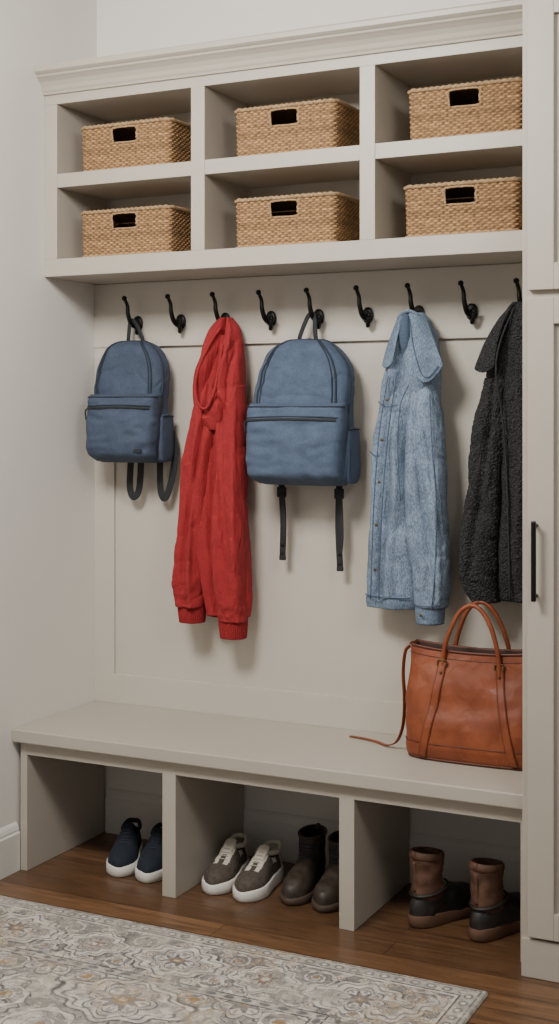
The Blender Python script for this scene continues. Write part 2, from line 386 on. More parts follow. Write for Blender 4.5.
# ---------------- rug
def vnoise(x,y,seed):
    r=np.random.RandomState(seed); G=r.rand(256,256)
    xi=np.floor(x).astype(int);yi=np.floor(y).astype(int); fx=x-xi;fy=y-yi; fx=fx*fx*(3-2*fx);fy=fy*fy*(3-2*fy)
    g=lambda a,b:G[a%256,b%256]
    return (g(xi,yi)*(1-fx)+g(xi+1,yi)*fx)*(1-fy)+(g(xi,yi+1)*(1-fx)+g(xi+1,yi+1)*fx)*fy
def fbm(x,y,seed,o=4): 
    s=0;a=.5;t=0
    for k in range(o): s=s+a*vnoise(x*2**k,y*2**k,seed+k); t+=a; a*=.5
    return s/t
def sm(a,b,x): t=np.clip((x-a)/(b-a),0,1); return t*t*(3-2*t)
def rug():
    x0,x1,y1,y0=.05,1.63,-.215,-2.55; nx=640; ny=880
    X,Y=np.meshgrid(np.linspace(x0,x1,nx),np.linspace(y1,y0,ny))
    u=X-x0; w=y1-Y; Wd=x1-x0; Ln=y1-y0
    dx=np.minimum(u,Wd-u); dy=np.minimum(w,Ln-w)
    wx=.018*(fbm(u*14,w*14,3)-.5); wy=.018*(fbm(u*14,w*14,9)-.5)
    cream=np.array(C('#aca69c')[:3]); grey=np.array(C('#69686a')[:3]); taupe=np.array(C('#88837d')[:3]); char=np.array(C('#4b4a4c')[:3]); gold=np.array(C('#997b52')[:3]); rust=np.array(C('#7f6658')[:3]); ivory=np.array(C('#c7c1b7')[:3])
    col=np.zeros(X.shape+(3,))+cream
    def put(mask,c): 
        nonlocal col
        col=col*(1-mask[...,None])+c*mask[...,None]
    d=np.minimum(dx,dy)
    tang=np.where(dy<dx,u-Wd/2,w-Ln/2)
    a=np.abs(u-Wd/2)+wx; b=np.abs(w-Ln/2)+wy
    def scroll(A,B,cx,cy,R,sgn,ph,c1,c2):
        r=np.hypot(A-cx,B-cy)/R; th=np.arctan2(B-cy,A-cx)*sgn+ph
        sp=np.mod(th/(2*math.pi)-1.15*np.log(np.maximum(r,.02)),1.0)
        wdt=.15+.06*np.cos(7*th); m=(r<1.0)&(r>.10)
        line=np.abs(sp-.5)
        put(m*sm(wdt+.06,wdt+.02,line)*.8,char); put(m*sm(wdt,wdt-.04,line),c1)
        put(sm(.17,.14,r),c2)
    def rosette(A,B,cx,cy,R,k,am,base,mid,core,ph=0):
        r=np.hypot(A-cx,B-cy); th=np.arctan2(B-cy,A-cx); q=r/(R*(1+am*np.abs(np.cos(k*th/2+ph))-am/2))
        put(sm(1.06,1.02,q)*.8,char); put(sm(.98,.93,q),base); put(sm(.05,.02,np.abs(q-.78)),grey); put(sm(.04,.02,np.abs(q-.88))*.6,taupe)
        put(((q>.5)&(q<.74))*sm(.1,.3,np.cos(k*2*th))*.7,mid)
        q2=r/(R*.50*(1+.3*np.cos(k*th+math.pi))); put(sm(1.08,1.0,q2)*.8,char); put(sm(.95,.88,q2),mid); put(sm(.48,.42,q2),core); put(sm(.2,.15,q2),ivory)
    def ogee(A,B,cx,cy,rx,ry,base,ln):
        q=np.abs((A-cx)/rx)**1.3+np.abs((B-cy)/ry)**1.3; q=q+.10*np.cos(10*np.arctan2((B-cy)/ry,(A-cx)/rx))
        put(sm(1.10,1.03,q)*.9,char); put(sm(1.0,.95,q),base); put(sm(.05,.02,np.abs(q-.80)),ln); put(sm(.60,.57,q)*.7,taupe); put(sm(.04,.02,np.abs(q-.58)),ivory)
    F=fbm(a*13,b*13,61,3)
    put(sm(.018,.006,np.abs(F-.5))*.9,char); put(sm(.47,.46,F)*.8,taupe); put(sm(.60,.62,F)*.7,ivory); put(sm(.015,.005,np.abs(F-.40))*.8,grey)
    for (cx,cy,R,sg,ph) in ((.16,.80,.10,1,0),(.40,.78,.10,-1,1),(.28,.62,.10,1,2),(.50,.62,.09,-1,0),(.10,.52,.10,-1,3),(.40,.42,.10,1,1),(.50,.25,.10,-1,0),(.38,.10,.1,1,2)):
        scroll(a,b,cx,cy,R,sg,ph,ivory,gold)
    ogee(a,b,0,0,.42,.50,cream,char); ogee(a,b,0,.72,.20,.12,ivory,grey); ogee(a,b,.42,.60,.12,.15,cream,grey)
    for (cx,cy,R,k,am) in ((0,0,.2,12,.3),(0,.72,.08,8,.35),(.28,.84,.075,8,.35),(.42,.60,.065,8,.3),(.28,.30,.10,8,.3),(.52,.84,.06,6,.4)):
        rosette(a,b,cx,cy,R,k,am,ivory,taupe,gold)
    keep=col; col=np.zeros_like(col)+taupe*.98
    per=.52; ph=(tang/per+.5)%1-.5; pa=np.abs(ph)*per+wx; dd=d-.185+wy
    G=fbm(pa*20,dd*20+7,71,3)
    put(sm(.020,.008,np.abs(G-.5))*.9,char); put(sm(.55,.57,G)*.9,ivory); put(sm(.42,.40,G)*.6,grey); put(sm(.012,.005,np.abs(G-.6))*.7,grey)
    ogee(pa,dd,0,0,.155,.108,ivory,grey); ogee(pa,dd,per/2,0,.105,.09,ivory,grey)
    for (cx,cy,R,sg,p0) in ((.145,.068,.045,1,0),(.145,-.068,.045,-1,0),(.160,0,.03,1,2),(.235,.095,.03,1,1),(.235,-.095,.03,-1,1)):
        scroll(pa,dd,cx,cy,R,sg,p0,ivory,gold)
    rosette(pa,dd,0,0,.06,8,.3,ivory,grey,gold); rosette(pa,dd,per/2,0,.045,6,.35,cream,rust*1.1,ivory)
    for (cx,cy) in ((.10,.09),(.10,-.09),(.03,.104),(.03,-.104),(.09,0)): rosette(pa,dd,cx,cy,.016,5,.4,ivory,gold,ivory)
    bm_=((d>.065)&(d<.30)); border=col; col=np.where(bm_[...,None],border,keep)
    def band(a0,a1,c): put(((d>=a0)&(d<a1)).astype(float),c)
    band(0,.010,cream*.85); band(.010,.015,grey); band(.015,.052,cream*1.0)
    sg=((tang/.042)%1-.5)*.042; q=np.hypot(sg,(d-.034)*1.2); put(((d>.017)&(d<.05))*sm(.016,.013,q)*.9,grey); put(((d>.017)&(d<.05))*sm(.009,.006,q),ivory)
    band(.052,.058,char); band(.058,.066,ivory); band(.298,.303,char); band(.303,.33,cream)
    sg=((tang/.05)%1-.5)*.05; q=np.hypot(sg*.6,(d-.316)); put(((d>.303)&(d<.33))*sm(.010,.008,q),grey)
    band(.33,.335,char)
    n1=fbm(u*9,w*9,21); n2=fbm(u*60,w*60,33,3); n3=fbm(u*5+40,w*5,44); n4=fbm(u*22,w*22,55); n5=fbm(u*40,w*90,66,3)
    put(sm(.48,.78,n1)*.5,cream); put(sm(.55,.68,n3)*sm(.42,.58,n2)*.5,gold); put(sm(.56,.72,n2)*.45,ivory); put(sm(.56,.74,n4)*.45,taupe); put(sm(.56,.68,n5)*.35,grey)
    col*= (.84+.32*rng.rand(*X.shape))[...,None]
    Z=.011+.0008*rng.rand(*X.shape)
    ed=np.minimum(d/.004,1); Z=.002+(Z-.002)*np.sqrt(ed)
    V=np.stack([X,Y,Z],-1).reshape(-1,3); n=len(V)
    me=bpy.data.meshes.new('area_rug'); 
    idx=np.arange(nx*ny).reshape(ny,nx); F=np.stack([idx[:-1,:-1],idx[1:,:-1],idx[1:,1:],idx[:-1,1:]],-1).reshape(-1,4)
    me.vertices.add(n); me.vertices.foreach_set('co',V.ravel().astype(np.float32)); me.loops.add(F.size); me.loops.foreach_set('vertex_index',F.ravel().astype(np.int32))
    me.polygons.add(len(F)); me.polygons.foreach_set('loop_start',(np.arange(len(F))*4).astype(np.int32)); me.update(calc_edges=True); me.validate()
    me.materials.append(m_rug)
    a4=np.ones((n,4),np.float32); a4[:,:3]=col.reshape(-1,3); at=me.color_attributes.new('Col','FLOAT_COLOR','POINT'); at.data.foreach_set('color',a4.ravel())
    o=bpy.data.objects.new('area_rug',me); S.collection.objects.link(o)
rug()

# ---------------- backpacks
def backpack(loc,W,H,D,seed,hook,mt_,rz=0,patch=False,strapstyle=0):
    e=empty('backpack',loc,rz)
    NV,NU=110,140
    def prof(v):
        v0=.50
        w=W/2*(.95+.05*math.sin(min(1,v/.45)*math.pi/2))
        if v>v0: 
            k=(v-v0)/(1-v0); w*=max(0,1-k**3.0)**(1/2.2)
        if v<.07: w*=.88+.12*math.sin(v/.07*math.pi/2)
        dd=D/2*(1-.30*v**1.5)
        if v<.08: dd*=.75+.25*math.sin(v/.08*math.pi/2)
        if v>.9: dd*=max(.0,1-((v-.9)/.1)**2.2)**.5*.75+.25
        return w,dd
    def pt(v,th,off=0,dn=True):
        w,dd=prof(v); c=math.cos(th); s=math.sin(th)
        x=(w+off)*math.copysign(abs(c)**.55,c)
        y=D/2-dd+(dd+off)*math.copysign(abs(s)**.66,s)
        z=v*H
        if dn:
            n=mn.noise(Vector((x*8+seed,y*9,z*7)))*.012+mn.noise(Vector((x*22+seed,y*20,z*20)))*.005-max(0,1-abs(mn.noise(Vector((x*9+z*7+seed,y*9,z*9-x*4))))*6)**2*.003
            x+=c*n; y+=s*n
        return (x,min(y,D/2),z)
    V=[pt(i/(NV-1),2*math.pi*j/NU) for i in range(NV) for j in range(NU)]
    F=grid_faces(NV,NU)+[tuple(range(NU)),tuple(range((NV-1)*NU,NV*NU))]
    mesh_obj('body',V,F,mt_,e)
    for nm,ang,r,mt,v0 in (('zip_arch',.27,.0032,m_bpd,.50),('front_welt',.31,.0022,m_bpd,.50),('rear_seam',.04,.003,m_bpd,.05)):
        vs=np.linspace(v0,.985,26); th1=math.pi*ang
        L=[pt(v,math.pi+th1,.0015) for v in vs]; R=[pt(v,2*math.pi-th1,.0015) for v in vs[::-1]]
        tube(nm,L+R,r,mat=mt,parent=e,up=(0,1,0),n=8,seg=2)
    NV2,NU2=60,100; top=.545; V=[]
    def pp(v,th,off=0):
        w,dd=prof(v*top); k=v; c=math.cos(th); s=math.sin(th)
        bulge=.030*math.sin(math.pi*min(1,.12+k*.80))**.5+.006
        if k>.90: 
            q=(k-.90)/.10; bulge=bulge*max(0,1-q**2)**.5+.001*q; 
        x=(w*(.985)+off)*math.copysign(abs(c)**.5,c)
        yf0=D/2-2*dd
        y=yf0+.045-(.045+bulge+off)*max(0,-s)**.42 if s<0 else yf0+.045
        n=mn.noise(Vector((x*11+seed*2,y*9,v*5)))*.008+mn.noise(Vector((x*26+seed,y*20,v*12)))*.0045
        z=v*top*H+.004
        return (x+c*n*.4,y+min(0,s)*n,z)
    for i in range(NV2):
        for j in range(NU2): V.append(pp(i/(NV2-1),2*math.pi*j/NU2))
    F=grid_faces(NV2,NU2)+[tuple(range(NU2)),tuple(range((NV2-1)*NU2,NV2*NU2))]
    mesh_obj('front_pocket',V,F,mt_,e)
    th=lambda a:math.pi+a
    tube('pocket_top_seam',[pp(.955,th(a),.001) for a in np.linspace(.15,math.pi-.15,24)],.0026,mat=m_bpd,parent=e,n=8,seg=2)
    tube('pocket_zipper',[pp(.80-.02*abs(math.cos(a)),th(a),.0015) for a in np.linspace(.50,math.pi-.62,24)],.0022,.0042,mat=m_web,parent=e,up=(0,0,1),n=8,seg=2)
    tube('zipper_welt',[pp(.835-.02*abs(math.cos(a)),th(a),.001) for a in np.linspace(.45,math.pi-.55,24)],.0022,mat=m_bpd,parent=e,n=8,seg=2)
    a=pp(.78,th(.55),.004); tube('zip_pull',[a,(a[0]-.002,a[1]-.004,a[2]-.012),(a[0]+.001,a[1]-.003,a[2]-.038)],.0022,.0038,mat=m_web,parent=e,up=(0,1,0),n=8)
    sellip('side_pocket',(W*.475,D*.12,.20*H),(.013,D*.30,.19*H),mt_,e,.4,.5,40,30,disp=.003,seed=seed+3)
    tube('side_pocket_hem',[(W*.475+.011,D*.12-D*.25,.375*H),(W*.475+.012,D*.12,.38*H),(W*.475+.010,D*.12+D*.25,.375*H)],.0022,mat=m_bpd,parent=e,n=8)
    if patch:
        a=pp(.17,th(math.pi*.64),.0); box('label_patch',a[0]-.02,a[0]+.02,a[1]-.003,a[1]+.002,a[2]-.006,a[2]+.006,m_patch,e,.001)
    hz=H*.985; ax=hook[0]-loc[0]; ay=hook[1]-loc[1]; az=hook[2]-loc[2]
    tube('grab_loop',[(-.030,D*.24,hz-.012),(-.026,D*.22,hz+.014),(ax*.6-.012,ay+.002,az-.014),(ax,ay,az),(ax*.6+.014,ay+.002,az-.014),(.028,D*.22,hz+.012),(.032,D*.24,hz-.012)],.0075,.0028,mat=m_web,parent=e,up=(0,1,0),n=10,e=.7)
    if strapstyle==0:
        tube('strap_left',[(-W*.08,D*.42,.12*H),(-W*.12,D*.40,0),(-W*.12,D*.36,-.09),(-W*.05,D*.33,-.118),(W*.02,D*.36,-.085),(W*.03,D*.42,.05)],.013,.0022,mat=m_web,parent=e,up=(0,1,0),e=.6)
        tube('strap_right',[(W*.42,D*.48,.30*H),(W*.50,D*.46,.14*H),(W*.50,D*.40,-.03),(W*.42,D*.34,-.114),(W*.33,D*.36,-.095),(W*.30,D*.42,.04)],.013,.0022,mat=m_web,parent=e,up=(0,1,0),e=.6)
    else:
        for sx,ln in ((-1,.235),(1,.26)):
            a=sx*W*.30
            tube('strap_%s'%('left' if sx<0 else 'right'),[(a,D*.38,.1*H),(a,D*.34,-.02),(a-sx*.004,D*.36,-ln*.5),(a+.004,D*.33,-ln)],.011,.0022,mat=m_web,parent=e,up=(0,1,0),e=.6)
            box('buckle',a-.016,a+.016,D*.34-.006,D*.34+.006,-.045,-.012,m_web,e,.004)
            tube('tail',[(a+.006,D*.30,-.03),(a+.012,D*.28,-ln*.6),(a+.006,D*.30,-ln*.85)],.008,.0015,mat=m_web,parent=e,up=(0,1,0),e=.6)
            box('strap_end',a-.007,a+.015,D*.33-.004,D*.33+.004,-ln-.012,-ln+.004,m_web,e,.002)
    return e
HKY=HY-.05
backpack((.200,.372,1.288),.270,.412,.140,1,(.182,HKY,1.768),m_bp,patch=True,strapstyle=0)
backpack((.845,.364,1.228),.335,.462,.160,8,(.858,HKY,1.768),m_bp2,strapstyle=1)

# ---------------- hoodie
e=empty('red_hoodie')
hx_=lambda g:.553+(g-222)*.00366
hz_=lambda g:1.755-(g-320)*.003245
def rows(fx,fz,T): return [(fz(a),fx(b),fx(c),f,g) for a,b,c,f,g in T]
drape('body',rows(hx_,hz_,[(335,205,236,.37,.44),(370,199,240,.345,.45),(400,194,241,.335,.453),(450,191,242,.335,.453),(500,192,243,.335,.453),(550,197,245,.335,.453),(590,204,246,.34,.453),(616,206,245,.345,.45)]),m_red,e,
    ripples=((5,.003,.5,2),),nz=(.012,26,1.6,0,3),wr=(.002,8,6,0),folds=((.1,.55,1,.35,.05,-.016),(.15,.3,.9,.15,.05,.012),(.05,.8,.8,.7,.06,.012)))
drape('hem_rib',rows(hx_,hz_,[(596,205,236,.372,.45),(608,206,234,.372,.448),(618,207,232,.376,.446)]),m_redr,e,NV=24,NU=160,ripples=((34,.0012,0,0),),nz=(.003,20,2,0,0),wr=(0,0,0,0))
drape('sleeve_left',rows(hx_,hz_,[(372,204,217,.35,.42),(400,197,218,.325,.42),(430,191,217,.315,.42),(470,185,213,.31,.42),(520,180,208,.308,.42),(560,177,206,.308,.42),(590,176,205,.312,.42),(608,178,204,.32,.42)]),m_red,e,
    nz=(.007,20,2.2,9,2),wr=(.0035,6,6,9),folds=((.1,.70,.95,.45,.09,-.016),(.15,.25,.9,.18,.09,.009),(.3,.50,1,.75,.07,.008)),cuffbunch=.0028)
drape('cuff_left',rows(hx_,hz_,[(603,180,203,.33,.415),(608,179,203.5,.328,.415),(618,180,203,.328,.412),(624,180.5,202.5,.332,.41)]),m_redr,e,NV=24,NU=170,ripples=((36,.0013,0,0),),nz=(0,9,3,0,0),wr=(0,0,0,0))
drape('sleeve_right',rows(hx_,hz_,[(385,226,241,.34,.42),(410,222,244,.325,.42),(440,219,244,.318,.42),(490,218,244,.312,.42),(545,217,246,.31,.42),(590,216,247,.312,.42),(620,218,246,.325,.42)]),m_red,e,
    nz=(.007,20,2.2,19,-2),wr=(.0035,6,6,19),folds=((.05,.30,.9,.58,.08,-.016),(.2,.78,1,.84,.09,.009),(.35,.25,1,.2,.07,.008)),cuffbunch=.0028)
drape('cuff_right',rows(hx_,hz_,[(614,220.5,244.5,.337,.417),(620,220,245,.333,.417),(631,221,244.5,.334,.415),(637,221.5,244,.337,.412)]),m_redr,e,NV=24,NU=170,ripples=((36,.0013,0,0),),nz=(0,9,3,0,0),wr=(0,0,0,0))
drape('hood',rows(hx_,hz_,[(317,214,227,.39,.425),(324,208,232,.375,.44),(340,202,237,.35,.45),(365,197,240,.328,.452),(390,193,242,.318,.452),(412,193,242,.318,.452),(430,200,240,.335,.45)]),m_red,e,
    ripples=((3,.002,2,3),),nz=(.007,18,2.5,30,4),wr=(.003,7,7,30),folds=((.05,.60,.78,.38,.060,-.040),(.1,.78,.85,.60,.07,.014),(.1,.40,.7,.20,.07,.014),(.6,.5,1,.15,.05,-.014),(.6,.5,1,.85,.05,-.014),(.3,.9,.9,.75,.04,-.010)))
tube('hood_edge',[(hx_(221),.368,hz_(328)),(hx_(216),.340,hz_(342)),(hx_(209),.320,hz_(362)),(hx_(205),.309,hz_(382)),(hx_(207),.303,hz_(400)),(hx_(214),.304,hz_(409)),(hx_(221),.308,hz_(400)),(hx_(226),.318,hz_(375)),(hx_(227),.340,hz_(345))],.0045,.007,mat=m_red,parent=e,up=(0,1,0))

# ---------------- denim jacket
e=empty('denim_jacket')
dx_=lambda g:1.196+(g-410)*.00318
dz_=lambda g:1.758-(g-312)*.003017
drape('body',rows(dx_,dz_,[(330,394,434,.37,.44),(360,388,438,.35,.45),(385,382,438,.34,.452),(420,377,436,.335,.453),(460,372,432,.335,.453),(520,368,428,.335,.453),(580,366,424,.335,.453),(600,366,420,.34,.453)]),m_den,e,
    nz=(.010,24,1.5,50,2),wr=(.002,7,6,50),folds=((.2,.25,1,.2,.05,-.018),(.2,.5,1,.5,.05,.012),(.1,.1,.8,.08,.05,.008),(.3,.38,1,.36,.03,-.012)))
drape('waistband',rows(dx_,dz_,[(597,366,420,.336,.454),(604,366,419,.335,.454),(610,367,417,.337,.453)]),m_denc,e,NV=14,nz=(.010,24,1.5,50,2),wr=(0,0,0,0))
drape('sleeve',rows(dx_,dz_,[(372,415,436,.35,.42),(395,410,441,.328,.42),(420,408,444,.318,.42),(455,408,447,.312,.42),(500,409,450,.308,.42),(550,413,452,.308,.42),(590,417,450,.312,.42),(606,418,448,.318,.415)]),m_den,e,
    nz=(.006,18,2.5,70,-2),wr=(.0035,6,8,70),folds=((.10,.35,.85,.6,.07,-.014),(.3,.80,1,.8,.08,.008),(.2,.6,.6,.85,.05,-.007)),cuffbunch=.0025)
drape('cuff',rows(dx_,dz_,[(602,418.5,447,.316,.413),(612,419,446.5,.315,.412),(622,420,446,.317,.41)]),m_denc,e,NV=16,nz=(.002,9,3,0,0),wr=(0,0,0,0))
drape('yoke',rows(dx_,dz_,[(312,401,422,.380,.43),(320,396,428,.362,.44),(334,391,434,.346,.448),(360,386,439,.334,.45),(385,383,440,.331,.45),(402,383,438,.346,.45)]),m_den,e,
    nz=(.006,18,2.5,80,4),wr=(.0025,7,8,80),folds=((.35,.30,1,.20,.06,.010),(.3,.42,1,.34,.05,-.014)))
def sheet(name,P,mat,parent,th=.004,nu=18,nv=18,wob=.003):
    P=np.array(P,float); V=[]
    for i in range(nv):
        a=i/(nv-1); A=[(1-a)**2,2*a*(1-a),a*a]
        for j in range(nu):
            b=j/(nu-1); B=[(1-b)**2,2*b*(1-b),b*b]
            p=sum(A[k]*B[l]*P[k][l] for k in range(3) for l in range(3))
            V.append(tuple(p+np.array([0,wob*mn.noise(Vector((p[0]*30,p[2]*30,1))),0])))
    o=mesh_obj(name,V,grid_faces(nv,nu,False),mat,parent)
    s=o.modifiers.new('sol','SOLIDIFY'); s.thickness=th; s.offset=0
    b=o.modifiers.new('sub','SUBSURF'); b.levels=1; b.render_levels=1
    return o
D3=lambda g,y,z:(dx_(g),y,dz_(z))
# collar: dark inner neck opening, pointed fall on the right, short fall close to the left shoulder
sellip('neck_inside',D3(410,.345,334),(.020,.020,.062),m_deni,e,1,1,32,24)
sheet('collar_flap',[[D3(414,.345,312),D3(421,.345,311),D3(428,.372,318)],[D3(418,.314,344),D3(430,.304,342),D3(438,.338,338)],[D3(424,.302,372),D3(435,.294,398),D3(450,.328,366)]],m_denc,e,th=.005)
sheet('collar_leaf',[[D3(408,.350,313),D3(402,.348,316),D3(397,.372,324)],[D3(404,.322,338),D3(397,.322,342),D3(391,.345,344)],[D3(401,.316,362),D3(394,.316,372),D3(387,.338,366)]],m_denc,e,th=.005)
tube('collar_stand',[D3(400,.368,324),D3(405,.352,316),D3(413,.343,312),D3(420,.350,315),D3(425,.368,322)],.010,.005,mat=m_denc,parent=e,up=(0,0,1),e=.7)
tube('collar_stitch',[D3(416,.332,320),D3(420,.316,340),D3(425,.306,358),D3(431,.299,374),D3(438,.302,378),D3(446,.316,367)],.0014,mat=m_dens,parent=e,up=(0,1,0),n=6,seg=5)
for nm,P in (('placket_seam',[D3(405,.318,372),D3(401,.312,400),D3(396,.310,440),D3(391,.310,500),D3(388,.313,560),D3(386,.320,600)]),
             ('placket_seam_2',[D3(396,.318,376),D3(392,.314,400),D3(387,.310,440),D3(382,.313,500),D3(379,.318,560),D3(377,.324,600)]),
             ('sleeve_seam',[D3(437,.320,395),D3(441,.308,450),D3(445,.307,500),D3(444,.308,560),D3(440,.314,604)]),
             ('armhole_seam',[D3(416,.322,385),D3(409,.311,405),D3(407,.305,440),D3(408,.303,470),D3(410,.305,500)]),
             ('yoke_seam',[D3(384,.332,402),D3(394,.318,407),D3(406,.311,405)]),
             ('chest_seam',[D3(375,.335,452),D3(382,.316,456),D3(388,.312,456)]),
             ('waist_seam',[D3(367,.36,597),D3(380,.33,598),D3(396,.328,598),D3(414,.345,598)]),
             ('cuff_seam',[D3(419,.33,602),D3(428,.309,603),D3(440,.310,603),D3(447,.33,602)])):
    tube(nm,P,.0018,mat=m_dens,parent=e,up=(0,1,0),n=6,seg=5)
for g,y,z in ((396,.308,400),(391,.306,440),(388,.306,482),(385,.308,525),(383,.312,570),(430,.306,612)):
    ball('button',D3(g,y,z),.005,m_brass,e,(1,.5,1))

# ---------------- fleece jacket
e=empty('sherpa_fleece_jacket')
fx_=lambda g:1.360+(g-460)*.00305
fz_=lambda g:1.773-(g-305)*.002965
drape('body',rows(fx_,fz_,[(315,500,536,.37,.44),(345,490,545,.35,.45),(385,484,550,.34,.452),(430,480,553,.335,.453),(500,476,553,.335,.453),(560,474,553,.335,.453),(598,482,553,.345,.453)]),m_fle,e,
    ripples=((5,.004,.2,2),),nz=(.012,22,1.6,90,2),fine=(.003,70,70),folds=((.2,.35,1,.3,.06,-.016),(.1,.55,1,.6,.05,.012)))
drape('sleeve',rows(fx_,fz_,[(378,484,506,.345,.42),(410,477,508,.325,.42),(450,472,506,.312,.42),(500,467,503,.308,.42),(550,462,500,.308,.42),(578,460,498,.312,.42)]),m_fle,e,
    nz=(.008,18,2.5,100,3),wr=(.006,7,7,100),fine=(.003,70,70),folds=((.1,.6,1,.4,.09,-.014),))
drape('cuff',rows(fx_,fz_,[(574,461,498,.31,.42),(588,464,499,.315,.417),(600,472,500,.32,.412)]),m_fle,e,NV=24,nz=(.003,9,3,0,0),wr=(0,0,0,0),fine=(.0025,70,70))
drape('collar',rows(fx_,fz_,[(303,510,528,.375,.43),(312,503,534,.355,.44),(335,493,542,.34,.448),(365,486,548,.33,.45),(390,488,550,.342,.45)]),m_fle,e,
    nz=(.006,14,3,110,4),fine=(.0025,70,70),folds=((.1,.3,1,.35,.07,-.016),))
F3=lambda g,y,z:(fx_(g),y,fz_(z))
sheet('collar_flap',[[F3(515,.355,306),F3(508,.355,312),F3(502,.36,318)],[F3(503,.322,330),F3(495,.32,338),F3(486,.33,345)],[F3(500,.312,368),F3(490,.312,378),F3(479,.325,370)]],m_fle,e,th=.008)
tube('zipper_edge',[F3(516,.345,310),F3(505,.318,345),F3(502,.31,375),F3(508,.316,420),F3(512,.318,480),F3(514,.32,560),F3(514,.33,596)],.003,mat=m_web,parent=e,up=(0,1,0),n=8)

# ---------------- tote
e=empty('leather_tote_bag',(1.437,.285,.4525),0)
def tote():
    NV,NU=80,160; V=[]
    vk=[0,.04,.12,.3,.6,.85,1]; HD=[.074,.084,.090,.088,.070,.050,.040]; HW=[.190,.201,.206,.209,.206,.203,.203]
    def zt(x,v): return v*.325-(.014*(1-(x/.2)**2))*max(0,v-.4)/.6
    def pt(v,th,off=0):
        hw=np.interp(v,vk,HW); hd=np.interp(v,vk,HD)
        c=math.cos(th); s=math.sin(th)
        x=(hw+off)*math.copysign(abs(c)**.45,c); y=(hd+off)*math.copysign(abs(s)**.5,s)
        z=zt(x,v)
        n=.012*mn.noise(Vector((x*9,y*9+2,z*8)))+.005*mn.noise(Vector((x*24,y*24+2,z*20))); n*=math.sin(math.pi*min(1,v*.85+.1))
        g=-.016*math.exp(-(s/.35)**2)*min(1,v*1.5)*(1 if abs(c)>.5 else 0)
        return (x+c*(n+g),y+s*n,max(z,0))
    for i in range(NV):
        v=i/(NV-1)
        for j in range(NU): V.append(pt(v,2*math.pi*j/NU))
    nb=len(V)
    for i in range(12):
        v=1-i/11*.7
        for j in range(NU): V.append(pt(v,2*math.pi*j/NU,-.005))
    F=grid_faces(NV,NU); m=[0]*len(F)
    for j in range(NU): F.append(((NV-1)*NU+j,(NV-1)*NU+(j+1)%NU,nb+(j+1)%NU,nb+j)); m.append(0)
    G=grid_faces(12,NU,off=nb); F+=G; m+=[1]*len(G)
    F.append(tuple(range(NU))); m.append(0); F.append(tuple(range(nb+11*NU,nb+12*NU))); m.append(1)
    mesh_obj('body',V,F,[m_lea,m_lin],e,midx=m)
    tube('top_rim',[pt(1,2*math.pi*k/64,.001) for k in range(64)],.004,mat=m_lead,parent=e,closed=True,n=8,seg=2)
    tube('top_hem_stitch',[pt(.93,2*math.pi*k/64,.0008) for k in range(64)],.0012,mat=m_lead,parent=e,closed=True,n=6,seg=2)
    tube('base_seam',[pt(.16,2*math.pi*k/64,.001) for k in range(64)],.0015,mat=m_lead,parent=e,closed=True,n=8,seg=2)
    tube('base_piping',[pt(.015,2*math.pi*k/64,.0) for k in range(64)],.0035,mat=m_lead,parent=e,closed=True,n=8,seg=2)
    def surf(sg,x,v,off=.003):
        hw=np.interp(v,vk,HW); c=math.copysign(min(1,(abs(x)/hw)**(1/.45)),x); th=math.acos(max(-1,min(1,c)))*(-1 if sg<0 else 1)
        p=pt(v,th,off); return (p[0],p[1],p[2])
    for side,sg in (('front',-1),('back',1)):
        for sx in (-1,1):
            P=[surf(sg,sx*(.082+.055*(1-v)**1.6),v,.0035) for v in np.linspace(.03,.90,14)]
            tube('%s_band_%d'%(side,sx),P,.0105,.0026,mat=m_lea,parent=e,up=(0,1,0),e=.6,seg=3)
            tube('%s_band_edge_%d'%(side,sx),[(p[0]-.011,p[1],p[2]) for p in P],.0013,mat=m_lead,parent=e,n=6,seg=3)
            tube('%s_band_edge2_%d'%(side,sx),[(p[0]+.011,p[1],p[2]) for p in P],.0013,mat=m_lead,parent=e,n=6,seg=3)
            p=P[-1]; q=surf(sg,sx*.084,.80,.006)
            tube('%s_ring_%d'%(side,sx),[(p[0]-.012,p[1]+sg*.004,p[2]+.004),(p[0]+.012,p[1]+sg*.004,p[2]+.004),(p[0]+.011,p[1]+sg*.004,p[2]-.012),(p[0]-.011,p[1]+sg*.004,p[2]-.012)],.0022,mat=m_brass,parent=e,closed=True,up=(0,1,0),n=8)
            ball('%s_stud_%d'%(side,sx),q,.0045,m_brass,e)
        p=surf(sg,.084,.90,.006); yb=p[1]; z0=p[2]
        H=[(-.084,yb,z0-.03),(-.084,yb,z0+.005),(-.077,yb,z0+.05),(-.060,yb-sg*.006,z0+.100),(-.038,yb-sg*.010,z0+.142),(-.012,yb-sg*.012,z0+.163),(.014,yb-sg*.012,z0+.162),(.040,yb-sg*.010,z0+.138),(.061,yb-sg*.006,z0+.098),(.077,yb,z0+.048),(.084,yb,z0+.005),(.084,yb,z0-.03)]
        tube('%s_handle'%side,H,.0068,mat=m_lea,parent=e,up=(0,1,0))
    tube('side_tab',[(-.188,0,.312),(-.190,0,.27),(-.194,0,.20)],.010,.003,mat=m_lead,parent=e,up=(1,0,0),e=.6)
    tube('loose_strap',[(-.196,-.02,.316),(-.207,-.03,.30),(-.214,-.03,.24),(-.214,-.02,.16),(-.222,-.01,.08),(-.245,.0,.025),(-.285,.02,.0045),(-.33,.05,.0035),(-.38,.07,.0035),(-.43,.078,.0035)],.0065,.002,mat=m_lea,parent=e,up=(1,0,.2),e=.6)
tote()

